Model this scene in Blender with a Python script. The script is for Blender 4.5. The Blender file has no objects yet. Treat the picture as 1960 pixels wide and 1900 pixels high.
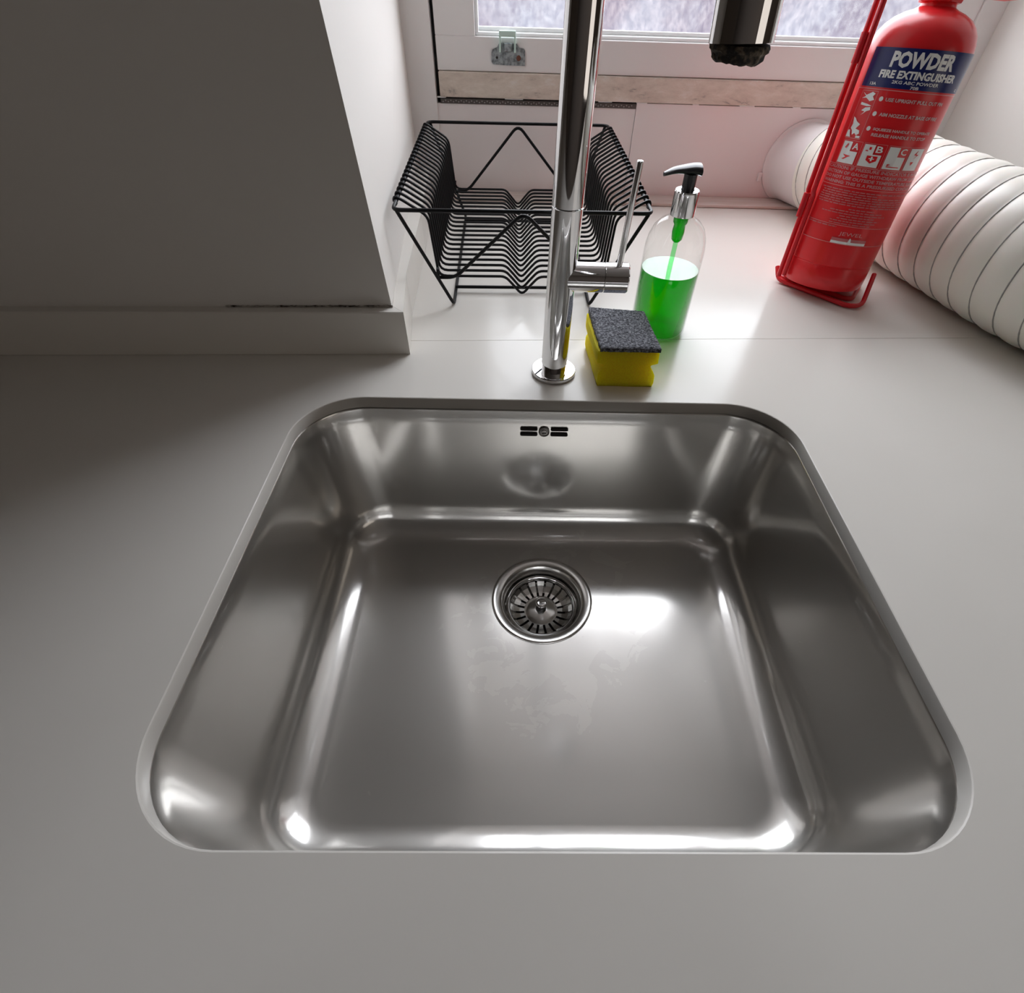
import bpy, bmesh, math, random
from mathutils import Vector, Matrix, noise
random.seed(7)
PI = math.pi
S = bpy.context.scene
COL = S.collection

# ------------------------------------------------------------------ camera
F, PX, PY = 978.3247, 32.322, 48.0545
yaw, pitch, roll = 0.0272241, 0.8608241, 0.0357123
cp = Vector((-0.0261165, -0.245350, 0.3237867))
f = Vector((math.sin(yaw)*math.cos(pitch), math.cos(yaw)*math.cos(pitch), -math.sin(pitch)))
r0 = Vector((math.cos(yaw), -math.sin(yaw), 0)); u0 = r0.cross(f)
rr = math.cos(roll)*r0 + math.sin(roll)*u0
uu = -math.sin(roll)*r0 + math.cos(roll)*u0
cam_d = bpy.data.cameras.new('camera'); cam = bpy.data.objects.new('camera', cam_d); COL.objects.link(cam)
M = Matrix.Identity(4)
for i in range(3):
    M[i][0] = rr[i]; M[i][1] = uu[i]; M[i][2] = -f[i]; M[i][3] = cp[i]
cam.matrix_world = M
cam_d.sensor_fit = 'HORIZONTAL'; cam_d.sensor_width = 36; cam_d.lens = F/1960*36
cam_d.shift_x = -PX/1960; cam_d.shift_y = PY/1960
cam_d.clip_start = 0.01; cam_d.clip_end = 200
S.camera = cam

# ------------------------------------------------------------------ light
world = bpy.data.worlds.new('sky'); S.world = world; world.use_nodes = True
bg = world.node_tree.nodes['Background']
bg.inputs[0].default_value = (1.0, 0.99, 0.985, 1); bg.inputs[1].default_value = 7.6
pl = bpy.data.lights.new('window_portal', 'AREA'); pl.shape = 'RECTANGLE'; pl.size = 0.74; pl.size_y = 1.28
pl.cycles.is_portal = True
po = bpy.data.objects.new('window_portal', pl); COL.objects.link(po)
po.location = (0.25, 0.875, 0.86); po.rotation_euler = (-PI/2, 0, 0)
# weak warm fill lamp, added with no real source, behind the viewer's right shoulder
cl = bpy.data.lights.new('room_fill', 'AREA'); cl.shape = 'RECTANGLE'; cl.size = 1.6; cl.size_y = 1.5
cl.energy = 7.0; cl.color = (1.0, 0.90, 0.80)
co = bpy.data.objects.new('room_fill', cl); COL.objects.link(co); co.location = (2.1, -1.5, 0.5); co.rotation_euler = (PI/2, 0, 0.95)
S.view_settings.view_transform = 'Standard'; S.view_settings.look = 'None'
S.view_settings.gamma = 1; S.view_settings.use_curve_mapping = False
S.view_settings.exposure = 0.0
S.cycles.use_denoising = True
S.cycles.max_bounces = 12; S.cycles.diffuse_bounces = 6; S.cycles.glossy_bounces = 6
S.cycles.transmission_bounces = 10; S.cycles.transparent_max_bounces = 12
S.cycles.caustics_reflective = False; S.cycles.caustics_refractive = False
S.cycles.sample_clamp_indirect = 6.0

# ------------------------------------------------------------------ materials
def mat(name, col, rough=0.5, metal=0.0, **kw):
    m = bpy.data.materials.new(name); m.use_nodes = True
    b = m.node_tree.nodes['Principled BSDF']
    b.inputs['Base Color'].default_value = (*col, 1); b.inputs['Roughness'].default_value = rough
    b.inputs['Metallic'].default_value = metal
    for k, v in kw.items(): b.inputs[k.replace('_', ' ')].default_value = v
    return m
def nd(m, t, **kw):
    n = m.node_tree.nodes.new(t)
    for k, v in kw.items(): setattr(n, k, v)
    return n
def lk(m, a, b): m.node_tree.links.new(a, b)
def B(m): return m.node_tree.nodes['Principled BSDF']
def noise_node(m, scale, detail=4, rough=0.5, sc=None, dist=0):
    tc = nd(m, 'ShaderNodeTexCoord'); n = nd(m, 'ShaderNodeTexNoise')
    n.inputs['Scale'].default_value = scale; n.inputs['Detail'].default_value = detail
    n.inputs['Roughness'].default_value = rough; n.inputs['Distortion'].default_value = dist
    mp = nd(m, 'ShaderNodeMapping')
    if sc: mp.inputs['Scale'].default_value = sc
    lk(m, tc.outputs['Object'], mp.inputs[0]); lk(m, mp.outputs[0], n.inputs['Vector'])
    return n
def ramp(m, src, stops):
    r = nd(m, 'ShaderNodeValToRGB'); e = r.color_ramp.elements
    while len(e) < len(stops): e.new(0.5)
    for i, (p, c) in enumerate(stops): e[i].position = p; e[i].color = (*c, 1)
    lk(m, src, r.inputs[0]); return r
def bump(m, src, strength=0.2, dist=0.001):
    b = nd(m, 'ShaderNodeBump'); b.inputs['Strength'].default_value = strength; b.inputs['Distance'].default_value = dist
    lk(m, src, b.inputs['Height']); lk(m, b.outputs[0], B(m).inputs['Normal']); return b
def g(v): return (v, v, v)

QUARTZ = mat('white_quartz', (0.72, 0.70, 0.665), 0.22, Specular_IOR_Level=0.28)
n = noise_node(QUARTZ, 3.0, 3); r = ramp(QUARTZ, n.outputs[0], [(0.35, (0.72, 0.695, 0.65)), (0.65, (0.76, 0.735, 0.69))]); lk(QUARTZ, r.outputs[0], B(QUARTZ).inputs[0])
n = noise_node(QUARTZ, 9.0, 4); r = ramp(QUARTZ, n.outputs[0], [(0.3, g(0.17)), (0.7, g(0.24))]); lk(QUARTZ, r.outputs[0], B(QUARTZ).inputs['Roughness'])
EDGE = mat('quartz_edge', (0.62, 0.62, 0.58), 0.35)
PLASTER = mat('plaster_paint', (0.76, 0.74, 0.71), 0.75)
n = noise_node(PLASTER, 60, 5); bump(PLASTER, n.outputs[0], 0.15, 0.001)
REVEAL = PLASTER
CEIL = mat('ceiling_paint', (0.6, 0.59, 0.57), 0.9)
FARWALL = mat('kitchen_wall_paint', (0.20, 0.165, 0.14), 0.85)
FLOORM = mat('dark_floor', (0.10, 0.075, 0.06), 0.45)
n = noise_node(FLOORM, 6, 4, sc=(1, 12, 1)); r = ramp(FLOORM, n.outputs[0], [(0.3, (0.07, 0.05, 0.04)), (0.7, (0.15, 0.11, 0.08))]); lk(FLOORM, r.outputs[0], B(FLOORM).inputs[0])

STEEL = mat('brushed_steel', (0.62, 0.60, 0.57), 0.2, 1.0)
n1 = noise_node(STEEL, 10, 3, 0.5, dist=0.6)
n2 = noise_node(STEEL, 130, 3, 0.5, sc=(1, 0.08, 1))
mx = nd(STEEL, 'ShaderNodeMath', operation='MULTIPLY_ADD'); lk(STEEL, n2.outputs[0], mx.inputs[0]); mx.inputs[1].default_value = 0.35; lk(STEEL, n1.outputs[0], mx.inputs[2])
r = nd(STEEL, 'ShaderNodeMapRange'); r.inputs[1].default_value = 0.4; r.inputs[2].default_value = 1.0; r.inputs[3].default_value = 0.11; r.inputs[4].default_value = 0.17
lk(STEEL, mx.outputs[0], r.inputs[0]); lk(STEEL, r.outputs[0], B(STEEL).inputs['Roughness'])
# dried water marks around the drain
nw = noise_node(STEEL, 26, 5, 0.6, dist=1.0)
tc = nd(STEEL, 'ShaderNodeTexCoord'); vd = nd(STEEL, 'ShaderNodeVectorMath', operation='DISTANCE'); lk(STEEL, tc.outputs['Object'], vd.inputs[0]); vd.inputs[1].default_value = (0.02, 0.045, 0.0)
md = nd(STEEL, 'ShaderNodeMapRange'); md.inputs[1].default_value = 0.05; md.inputs[2].default_value = 0.15; md.inputs[3].default_value = 0.62; md.inputs[4].default_value = 0.30
lk(STEEL, vd.outputs['Value'], md.inputs[0])
lt = nd(STEEL, 'ShaderNodeMath', operation='LESS_THAN'); lk(STEEL, nw.outputs[0], lt.inputs[0]); lk(STEEL, md.outputs[0], lt.inputs[1])
cm = nd(STEEL, 'ShaderNodeMix'); cm.data_type = 'RGBA'; cm.inputs[6].default_value = (0.665, 0.65, 0.625, 1); cm.inputs[7].default_value = (0.71, 0.695, 0.665, 1)
lk(STEEL, lt.outputs[0], cm.inputs[0]); lk(STEEL, cm.outputs[2], B(STEEL).inputs[0])

ns = noise_node(STEEL, 260, 2, 0.5, sc=(1, 0.05, 1)); bump(STEEL, ns.outputs[0], 0.05, 0.0003)
nv = noise_node(STEEL, 7, 2, 0.5); bump2 = nd(STEEL, 'ShaderNodeBump'); bump2.inputs['Strength'].default_value = 0.05; bump2.inputs['Distance'].default_value = 0.01; lk(STEEL, nv.outputs[0], bump2.inputs['Height'])
lk(STEEL, bump2.outputs[0], [n_ for n_ in STEEL.node_tree.nodes if n_.type == 'BUMP'][0].inputs['Normal'])
b0 = B(STEEL); nt = STEEL.node_tree; b1 = nt.nodes.new('ShaderNodeBsdfPrincipled'); b1.inputs['Metallic'].default_value = 1; b1.inputs['Roughness'].default_value = 0.42
nt.links.new(cm.outputs[2], b1.inputs[0]); ms = nt.nodes.new('ShaderNodeMixShader'); ms.inputs[0].default_value = 0.50
nt.links.new(b0.outputs[0], ms.inputs[1]); nt.links.new(b1.outputs[0], ms.inputs[2]); nt.links.new(ms.outputs[0], nt.nodes['Material Output'].inputs[0])
CHROME = mat('chrome', (0.80, 0.80, 0.81), 0.035, 1.0)
POLISH = mat('polished_steel', (0.66, 0.65, 0.63), 0.2, 1.0)
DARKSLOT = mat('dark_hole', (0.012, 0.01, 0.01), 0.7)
BLACKWIRE = mat('black_wire', (0.003, 0.003, 0.004), 0.42, Specular_IOR_Level=0.2)
BLACKPL = mat('black_plastic', (0.015, 0.015, 0.018), 0.22)
AER = mat('limescaled_aerator', (0.05, 0.04, 0.03), 0.8)
n = noise_node(AER, 300, 5); r = ramp(AER, n.outputs[0], [(0.45, (0.015, 0.012, 0.01)), (0.62, (0.18, 0.14, 0.10)), (0.75, (0.45, 0.40, 0.34))]); lk(AER, r.outputs[0], B(AER).inputs[0]); bump(AER, n.outputs[0], 0.8, 0.002)

RED = mat('red_enamel', (0.76, 0.018, 0.024), 0.28, Specular_IOR_Level=0.4, Coat_Weight=0.12, Coat_Roughness=0.12)
REDW = mat('red_coated_wire', (0.62, 0.010, 0.02), 0.3)
BLUE = mat('blue_print', (0.006, 0.014, 0.12), 0.3)
INK = mat('white_print', (0.88, 0.88, 0.88), 0.35)
PINKINK = mat('pale_pink_print', (0.72, 0.30, 0.30), 0.35)
SMALLINK = mat('small_pink_print', (0.60, 0.16, 0.17), 0.35)
HOLELIGHT = mat('hole_light_grey', (0.35, 0.33, 0.33), 0.35)  # flat grey standing in for light through the strip's holes

YEL = mat('yellow_foam', (1.0, 0.68, 0.005), 0.85, Subsurface_Weight=0.8, Subsurface_Scale=0.03, Subsurface_Radius=(1.0, 0.8, 0.1))
n = noise_node(YEL, 700, 3); bump(YEL, n.outputs[0], 0.25, 0.001)
r = ramp(YEL, n.outputs[0], [(0.3, (0.95, 0.64, 0.003)), (0.6, (1.0, 0.76, 0.008))]); lk(YEL, r.outputs[0], B(YEL).inputs[0])
SCOUR = mat('grey_scouring_fibre', (0.12, 0.12, 0.14), 0.9)
n = noise_node(SCOUR, 420, 6, 0.75); r = ramp(SCOUR, n.outputs[0], [(0.40, (0.02, 0.02, 0.025)), (0.50, (0.13, 0.135, 0.16)), (0.62, (0.42, 0.43, 0.47))]); lk(SCOUR, r.outputs[0], B(SCOUR).inputs[0]); bump(SCOUR, n.outputs[0], 1.0, 0.002)

HOSE = mat('white_duct_film', (0.88, 0.865, 0.79), 0.35, Subsurface_Weight=0.1, Subsurface_Scale=0.02)
WIRE = mat('grey_spiral_wire', (0.34, 0.34, 0.32), 0.5)
PANEL = mat('glossy_white_board', (0.84, 0.80, 0.80), 0.25)
COLLAR = mat('duct_collar_plastic', (0.84, 0.80, 0.80), 0.2)
FRAME = mat('white_frame_paint', (0.84, 0.83, 0.83), 0.35)
n = noise_node(FRAME, 30, 4); bump(FRAME, n.outputs[0], 0.08, 0.001)
BEAD = mat('glazing_bead_paint', (0.82, 0.84, 0.84), 0.3)
TIMBER = mat('peeling_painted_timber', (0.62, 0.54, 0.46), 0.6)
n = noise_node(TIMBER, 16, 8, 0.75, sc=(1, 1, 3), dist=0.3)
r = ramp(TIMBER, n.outputs[0], [(0.34, (0.32, 0.28, 0.26)), (0.41, (0.62, 0.54, 0.47)), (0.55, (0.72, 0.64, 0.56)), (0.68, (0.80, 0.76, 0.72))]); lk(TIMBER, r.outputs[0], B(TIMBER).inputs[0]); bump(TIMBER, n.outputs[0], 0.3, 0.001)
SILLW = mat('sill_strip_paint', (0.68, 0.60, 0.56), 0.35)
n = noise_node(SILLW, 10, 4, sc=(1, 12, 1)); r = ramp(SILLW, n.outputs[0], [(0.35, (0.62, 0.52, 0.46)), (0.6, (0.70, 0.64, 0.61))]); lk(SILLW, r.outputs[0], B(SILLW).inputs[0])
STRIP = mat('perforated_metal_strip', (0.10, 0.085, 0.08), 0.5, 0.3)
GALV = mat('galvanised_steel', (0.34, 0.38, 0.40), 0.5, 0.6)
n = noise_node(GALV, 180, 5); r = ramp(GALV, n.outputs[0], [(0.35, (0.16, 0.18, 0.19)), (0.6, (0.42, 0.46, 0.48))]); lk(GALV, r.outputs[0], B(GALV).inputs[0])
RUST = mat('rusty_screw', (0.14, 0.05, 0.03), 0.7)
MINT = mat('pale_green_paint', (0.55, 0.72, 0.66), 0.5)
DIRT = mat('dark_mildew_line', (0.05, 0.035, 0.03), 0.9)
n = noise_node(DIRT, 60, 5, 0.7); r = ramp(DIRT, n.outputs[0], [(0.42, (0.03, 0.02, 0.015)), (0.56, (0.45, 0.42, 0.39))]); lk(DIRT, r.outputs[0], B(DIRT).inputs[0])

def clear_mat(name, tint, gloss=0.05, fres=1.45):
    m = bpy.data.materials.new(name); m.use_nodes = True; nt = m.node_tree; nt.nodes.clear()
    o = nt.nodes.new('ShaderNodeOutputMaterial'); t = nt.nodes.new('ShaderNodeBsdfTransparent'); t.inputs[0].default_value = (*tint, 1)
    gl = nt.nodes.new('ShaderNodeBsdfGlossy'); gl.inputs['Roughness'].default_value = gloss
    lw = nt.nodes.new('ShaderNodeLayerWeight'); pw = nt.nodes.new('ShaderNodeMath'); pw.operation = 'POWER'; pw.inputs[1].default_value = 3.5
    fr = nt.nodes.new('ShaderNodeMath'); fr.operation = 'MULTIPLY_ADD'; fr.inputs[1].default_value = 0.55; fr.inputs[2].default_value = 0.03
    nt.links.new(lw.outputs['Facing'], pw.inputs[0]); nt.links.new(pw.outputs[0], fr.inputs[0])
    mx = nt.nodes.new('ShaderNodeMixShader')
    nt.links.new(fr.outputs[0], mx.inputs[0]); nt.links.new(t.outputs[0], mx.inputs[1]); nt.links.new(gl.outputs[0], mx.inputs[2]); nt.links.new(mx.outputs[0], o.inputs[0])
    return m
BOTTLE = clear_mat('clear_plastic', (0.97, 0.975, 0.97), 0.04, 1.5)
CLEARTUBE = clear_mat('clear_dip_tube', (0.55, 0.95, 0.60), 0.1, 1.4)
def soap_mat():
    m = bpy.data.materials.new('green_soap'); m.use_nodes = True; nt = m.node_tree; nt.nodes.clear()
    o = nt.nodes.new('ShaderNodeOutputMaterial')
    t = nt.nodes.new('ShaderNodeBsdfTransparent'); t.inputs[0].default_value = (0.003, 0.50, 0.03, 1)
    tl = nt.nodes.new('ShaderNodeBsdfTranslucent'); tl.inputs[0].default_value = (0.0, 0.66, 0.04, 1)
    gl = nt.nodes.new('ShaderNodeBsdfGlossy'); gl.inputs['Roughness'].default_value = 0.03
    m1 = nt.nodes.new('ShaderNodeMixShader'); m1.inputs[0].default_value = 0.35
    lw = nt.nodes.new('ShaderNodeLayerWeight'); pw = nt.nodes.new('ShaderNodeMath'); pw.operation = 'POWER'; pw.inputs[1].default_value = 2.6
    fr = nt.nodes.new('ShaderNodeMath'); fr.operation = 'MULTIPLY_ADD'; fr.inputs[1].default_value = 0.6; fr.inputs[2].default_value = 0.03
    nt.links.new(lw.outputs['Facing'], pw.inputs[0]); nt.links.new(pw.outputs[0], fr.inputs[0])
    mx = nt.nodes.new('ShaderNodeMixShader')
    nt.links.new(t.outputs[0], m1.inputs[1]); nt.links.new(tl.outputs[0], m1.inputs[2])
    nt.links.new(fr.outputs[0], mx.inputs[0]); nt.links.new(m1.outputs[0], mx.inputs[1]); nt.links.new(gl.outputs[0], mx.inputs[2]); nt.links.new(mx.outputs[0], o.inputs[0])
    return m
SOAP = soap_mat()
GREENPL = mat('green_wet_plastic', (0.02, 0.75, 0.12), 0.15, Subsurface_Weight=0.6, Subsurface_Scale=0.01)
def pane_mat():
    m = bpy.data.materials.new('frosted_dirty_glass'); m.use_nodes = True; nt = m.node_tree; nt.nodes.clear()
    o = nt.nodes.new('ShaderNodeOutputMaterial')
    tc = nt.nodes.new('ShaderNodeTexCoord'); mp = nt.nodes.new('ShaderNodeMapping'); mp.inputs['Scale'].default_value = (1, 1, 0.8)
    nz = nt.nodes.new('ShaderNodeTexNoise'); nz.inputs['Scale'].default_value = 110; nz.inputs['Detail'].default_value = 8; nz.inputs['Roughness'].default_value = 0.75
    nz2 = nt.nodes.new('ShaderNodeTexNoise'); nz2.inputs['Scale'].default_value = 9; nz2.inputs['Detail'].default_value = 3
    nt.links.new(tc.outputs['Object'], mp.inputs[0]); nt.links.new(mp.outputs[0], nz.inputs['Vector']); nt.links.new(tc.outputs['Object'], nz2.inputs['Vector'])
    cr = nt.nodes.new('ShaderNodeValToRGB'); e = cr.color_ramp.elements
    e[0].position = 0.42; e[0].color = (0.08, 0.10, 0.22, 1); e[1].position = 0.62; e[1].color = (0.95, 0.97, 1, 1)
    nt.links.new(nz.outputs[0], cr.inputs[0])
    cr2 = nt.nodes.new('ShaderNodeValToRGB'); e = cr2.color_ramp.elements
    e[0].position = 0.35; e[0].color = (0.95, 0.80, 0.82, 1); e[1].position = 0.65; e[1].color = (0.90, 0.97, 1, 1)
    nt.links.new(nz2.outputs[0], cr2.inputs[0])
    mm = nt.nodes.new('ShaderNodeMix'); mm.data_type = 'RGBA'; mm.blend_type = 'MULTIPLY'; mm.inputs[0].default_value = 0.8
    nt.links.new(cr.outputs[0], mm.inputs[6]); nt.links.new(cr2.outputs[0], mm.inputs[7])
    t = nt.nodes.new('ShaderNodeBsdfTransparent'); t.inputs[0].default_value = (0.95, 0.97, 1, 1)
    tl = nt.nodes.new('ShaderNodeBsdfTranslucent'); nt.links.new(mm.outputs[2], tl.inputs[0])
    mx = nt.nodes.new('ShaderNodeMixShader'); mx.inputs[0].default_value = 0.065
    nt.links.new(t.outputs[0], mx.inputs[1]); nt.links.new(tl.outputs[0], mx.inputs[2]); nt.links.new(mx.outputs[0], o.inputs[0])
    return m
PANE = pane_mat()
BRICK = mat('far_brick', (0.5, 0.36, 0.33), 0.9)
n = noise_node(BRICK, 2, 4); r = ramp(BRICK, n.outputs[0], [(0.4, (0.070, 0.056, 0.064)), (0.6, (0.105, 0.102, 0.112))]); lk(BRICK, r.outputs[0], B(BRICK).inputs[0])

# ------------------------------------------------------------------ helpers
def obj(name, bm, m, parent=None, smooth=False, sharp=40):
    me = bpy.data.meshes.new(name)
    bmesh.ops.recalc_face_normals(bm, faces=bm.faces)
    bm.to_mesh(me); bm.free()
    me.materials.append(m)
    o = bpy.data.objects.new(name, me); COL.objects.link(o)
    if parent: o.parent = parent
    if smooth:
        me.polygons.foreach_set('use_smooth', [True]*len(me.polygons))
        try: me.set_sharp_from_angle(angle=math.radians(sharp))
        except Exception: pass
    return o
def tag(o, label=None, cat=None, group=None, kind=None):
    if label: o['label'] = label
    if cat: o['category'] = cat
    if group: o['group'] = group
    if kind: o['kind'] = kind
    return o
def thing(name, label, cat, loc=(0, 0, 0), group=None):
    o = bpy.data.objects.new(name, None); COL.objects.link(o); o.location = loc; o.empty_display_size = 0.02
    return tag(o, label, cat, group)
def box(bm, a, b, bev=0.0, seg=2):
    x0, y0, z0 = a; x1, y1, z1 = b
    t = bmesh.new()
    vs = [t.verts.new(p) for p in ((x0,y0,z0),(x1,y0,z0),(x1,y1,z0),(x0,y1,z0),(x0,y0,z1),(x1,y0,z1),(x1,y1,z1),(x0,y1,z1))]
    for q in ((0,3,2,1),(4,5,6,7),(0,1,5,4),(1,2,6,5),(2,3,7,6),(3,0,4,7)): t.faces.new([vs[i] for i in q])
    if bev: bmesh.ops.bevel(t, geom=t.edges[:], offset=bev, segments=seg, profile=0.5, affect='EDGES')
    me = bpy.data.meshes.new('t'); t.to_mesh(me); t.free(); bm.from_mesh(me); bpy.data.meshes.remove(me)
def prism(bm, levels, caps=True):
    """levels: list of (list of (x,y), z)"""
    rings = [[bm.verts.new((x, y, z)) for x, y in pts] for pts, z in levels]
    n = len(rings[0])
    for a, b in zip(rings, rings[1:]):
        for i in range(n): bm.faces.new((a[i], a[(i+1) % n], b[(i+1) % n], b[i]))
    if caps: bm.faces.new(rings[0]); bm.faces.new(rings[-1])
def frame_of(d):
    d = Vector(d).normalized(); a = d.orthogonal().normalized() if abs(d.z) > 0.95 else d.cross(Vector((0, 0, 1))).normalized()
    return a, d.cross(a).normalized(), d
def lathe(bm, prof, seg=48, origin=(0, 0, 0), axis=(0, 0, 1), closed=False, cap=True):
    a, b, d = frame_of(axis); o = Vector(origin)
    rings = []
    for r_, h in prof:
        if r_ < 1e-6: rings.append([bm.verts.new(o + d*h)])
        else: rings.append([bm.verts.new(o + d*h + (a*math.cos(2*PI*i/seg) + b*math.sin(2*PI*i/seg))*r_) for i in range(seg)])
    pairs = list(zip(rings, rings[1:])) + ([(rings[-1], rings[0])] if closed else [])
    for A, C in pairs:
        for i in range(seg):
            j = (i+1) % seg
            if len(A) == 1 and len(C) == 1: continue
            if len(A) == 1: bm.faces.new((A[0], C[i], C[j]))
            elif len(C) == 1: bm.faces.new((A[i], A[j], C[0]))
            else: bm.faces.new((A[i], A[j], C[j], C[i]))
    if cap and not closed:
        for R_ in (rings[0], rings[-1]):
            if len(R_) > 1: bm.faces.new(R_)
def smooth_path(pts, rad, seg=5):
    """round the corners of a polyline"""
    pts = [Vector(p) for p in pts]; out = [pts[0]]
    for i in range(1, len(pts)-1):
        p, a, b = pts[i], pts[i-1], pts[i+1]
        r_ = rad[i-1] if isinstance(rad, (list, tuple)) else rad
        l = min(r_, (a-p).length*0.49, (b-p).length*0.49)
        s, e = p+(a-p).normalized()*l, p+(b-p).normalized()*l
        for k in range(seg+1):
            t = k/seg; out.append(s*(1-t)**2 + p*2*t*(1-t) + e*t*t)
    out.append(pts[-1]); return out
def tube(bm, pts, rad, seg=8, closed=False, cap=True):
    pts = [Vector(p) for p in pts]; n = len(pts); rings = []
    up = None
    for i in range(n):
        if closed: d = pts[(i+1) % n]-pts[i-1]
        else: d = pts[min(i+1, n-1)]-pts[max(i-1, 0)]
        d.normalize()
        if up is None: up = d.orthogonal().normalized()
        else:
            up = up - d*up.dot(d); up.normalize()
        b = d.cross(up)
        r_ = rad[i] if isinstance(rad, (list, tuple)) else rad
        rings.append([bm.verts.new(pts[i] + (up*math.cos(2*PI*k/seg)+b*math.sin(2*PI*k/seg))*r_) for k in range(seg)])
    for i in range(n if closed else n-1):
        A, C = rings[i], rings[(i+1) % n]
        # find twist offset for closed loops
        off = 0
        if closed and i == n-1:
            off = min(range(seg), key=lambda s: (A[0].co-C[s].co).length)
        for k in range(seg):
            bm.faces.new((A[k], A[(k+1) % seg], C[(k+1+off) % seg], C[(k+off) % seg]))
    if cap and not closed: bm.faces.new(rings[0]); bm.faces.new(rings[-1])
def catmull(pts, n=8):
    P = [Vector(p) for p in pts]; P = [P[0]*2-P[1]] + P + [P[-1]*2-P[-2]]; out = []
    for i in range(1, len(P)-2):
        a, b, c, d = P[i-1:i+3]
        for k in range(n):
            t = k/n; out.append(0.5*((2*b)+(c-a)*t+(2*a-5*b+4*c-d)*t*t+(3*b-a-3*c+d)*t**3))
    out.append(P[-2]); return out
def struct(name, bm, m, parent=None, **kw):
    o = obj(name, bm, m, parent, **kw)
    if not parent: o['kind'] = 'structure'
    return o

# ------------------------------------------------------------------ room shell
def wl(x): return 0.2838+0.0431*(x+0.155)        # line of the front wall upstand
def seam(x): return 0.3213+0.0503*x              # joint between worktop and sill slab
# left wall: front face and window reveal, corner leaning a little
bm = bmesh.new()
def wp(lean):
    return [(-2.2, wl(-2.2)+0.012), (-0.1665-lean, wl(-0.166)+0.0125), (-0.2165, 0.826), (-0.2165, 1.05), (-2.2, 1.05)]
prism(bm, [(wp(0.0), 0.0), (wp(0.0027), 0.05), (wp(0.0145), 0.285), (wp(0.020), 0.40), (wp(0.020), 1.65)])
struct('wall_left', bm, PLASTER)
bm = bmesh.new()
prism(bm, [([(0.685, 0.826), (0.79, 0.3585), (2.4, 0.439), (2.4, 1.05), (0.685, 1.05)], z) for z in (-0.0, 1.65)])
struct('wall_right', bm, PLASTER)
bm = bmesh.new(); box(bm, (-0.24, 0.30, 1.56), (0.82, 1.05, 1.65)); struct('wall_lintel', bm, PLASTER)
bm = bmesh.new(); box(bm, (-2.2, 0.60, -0.9), (2.4, 0.84, -0.02)); struct('wall_under_sill', bm, FARWALL)
bm = bmesh.new(); box(bm, (-2.35, -2.4, 1.65), (2.55, 1.05, 1.75)); struct('ceiling', bm, CEIL)
bm = bmesh.new(); box(bm, (-2.35, -2.4, -1.0), (2.55, 1.05, -0.9)); struct('floor', bm, FLOORM)
bm = bmesh.new(); box(bm, (-2.35, -2.4, -0.9), (-2.2, 1.05, 1.65)); struct('wall_far_left', bm, FARWALL)
bm = bmesh.new(); box(bm, (2.4, -2.4, -0.9), (2.55, 1.05, 1.65)); struct('wall_far_right', bm, FARWALL)
bm = bmesh.new(); box(bm, (-2.2, -2.4, -0.9), (2.4, -2.25, 1.65)); struct('wall_behind', bm, FARWALL)
# upstands (stone skirting on the worktop)
bm = bmesh.new()
pts = [(-2.2, wl(-2.2)), (-0.155, 0.2838), (-0.1687, 0.297), (-2.2, wl(-2.2)+0.013)]
ins = [(-2.2, wl(-2.2)+0.001), (-0.1560, 0.2848), (-0.1687, 0.297), (-2.2, wl(-2.2)+0.013)]
prism(bm, [(pts, 0.0003), (pts, 0.049), (ins, 0.050)]); struct('baseboard_front', bm, QUARTZ)
bm = bmesh.new()
side = [(-0.1550, 0.2840), (-0.1665, 0.378), (-0.1755, 0.57), (-0.1900, 0.784)]
out = [(-0.2165, 0.784), (-0.1845, 0.378), (-0.1685, 0.2975)]
out = [(-0.2165, 0.784), (-0.1989, 0.60), (-0.1790, 0.385), (-0.1686, 0.2972)]
prism(bm, [(side+out, 0.0003), (side+out, 0.050)]); struct('baseboard_left', bm, QUARTZ)
# mildewed joint above the front upstand
bm = bmesh.new()
pp = []
for i in range(70):
    x = -0.345+i*(0.177/69); pp.append((x, wl(x)+0.0118, 0.0508+0.0006*random.random()))
tube(bm, pp, [0.0006+0.0009*abs(noise.noise(Vector((i*0.5, 0, 0)))) for i in range(70)], 6)
tag(struct('trim_1', bm, DIRT), 'dark mildewed sealant line between the grey wall and the stone upstand')

# ------------------------------------------------------------------ outside
bm = bmesh.new(); box(bm, (-25, 7, -5), (25, 8, 0.45))
for i in range(5): box(bm, (-8+i*3.4, 6.97, -3.2), (-6.9+i*3.4, 7.0, -1.6))
tag(obj('brick_building', bm, BRICK), 'blurred pinkish brick building seen through the frosted lower pane', 'building')
bm = bmesh.new(); box(bm, (-40, 1.3, -5.2), (40, 40, -5.0)); struct('ground_outside', bm, FLOORM)

# ------------------------------------------------------------------ window
WY = 0.832
def wbox(name, a, b, m, parent=None, bev=0.001):
    bm = bmesh.new(); box(bm, a, b, bev, 1); return struct(name, bm, m, parent)
win = bpy.data.objects.new('window_1', None); COL.objects.link(win); win.location = (0.25, WY, 0.17); win['kind'] = 'structure'
def wpart(name, a, b, m, bev=0.0008):
    bm = bmesh.new(); L = win.location
    box(bm, [a[i]-L[i] for i in range(3)], [b[i]-L[i] for i in range(3)], bev, 1); return obj(name, bm, m, win)
wpart('jamb', (-0.2175, WY-0.006, 0.0005), (-0.1730, WY+0.06, 1.56), FRAME)
wpart('jamb', (0.650, WY-0.004, 0.0005), (0.6870, WY+0.06, 1.56), FRAME)
wpart('seal_gap', (-0.1735, WY+0.012, 0.126), (-0.1675, WY+0.05, 1.55), DARKSLOT, 0)
wpart('bottom_rail', (-0.1675, WY, 0.1712), (0.650, WY+0.045, 0.2120), FRAME)
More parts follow.
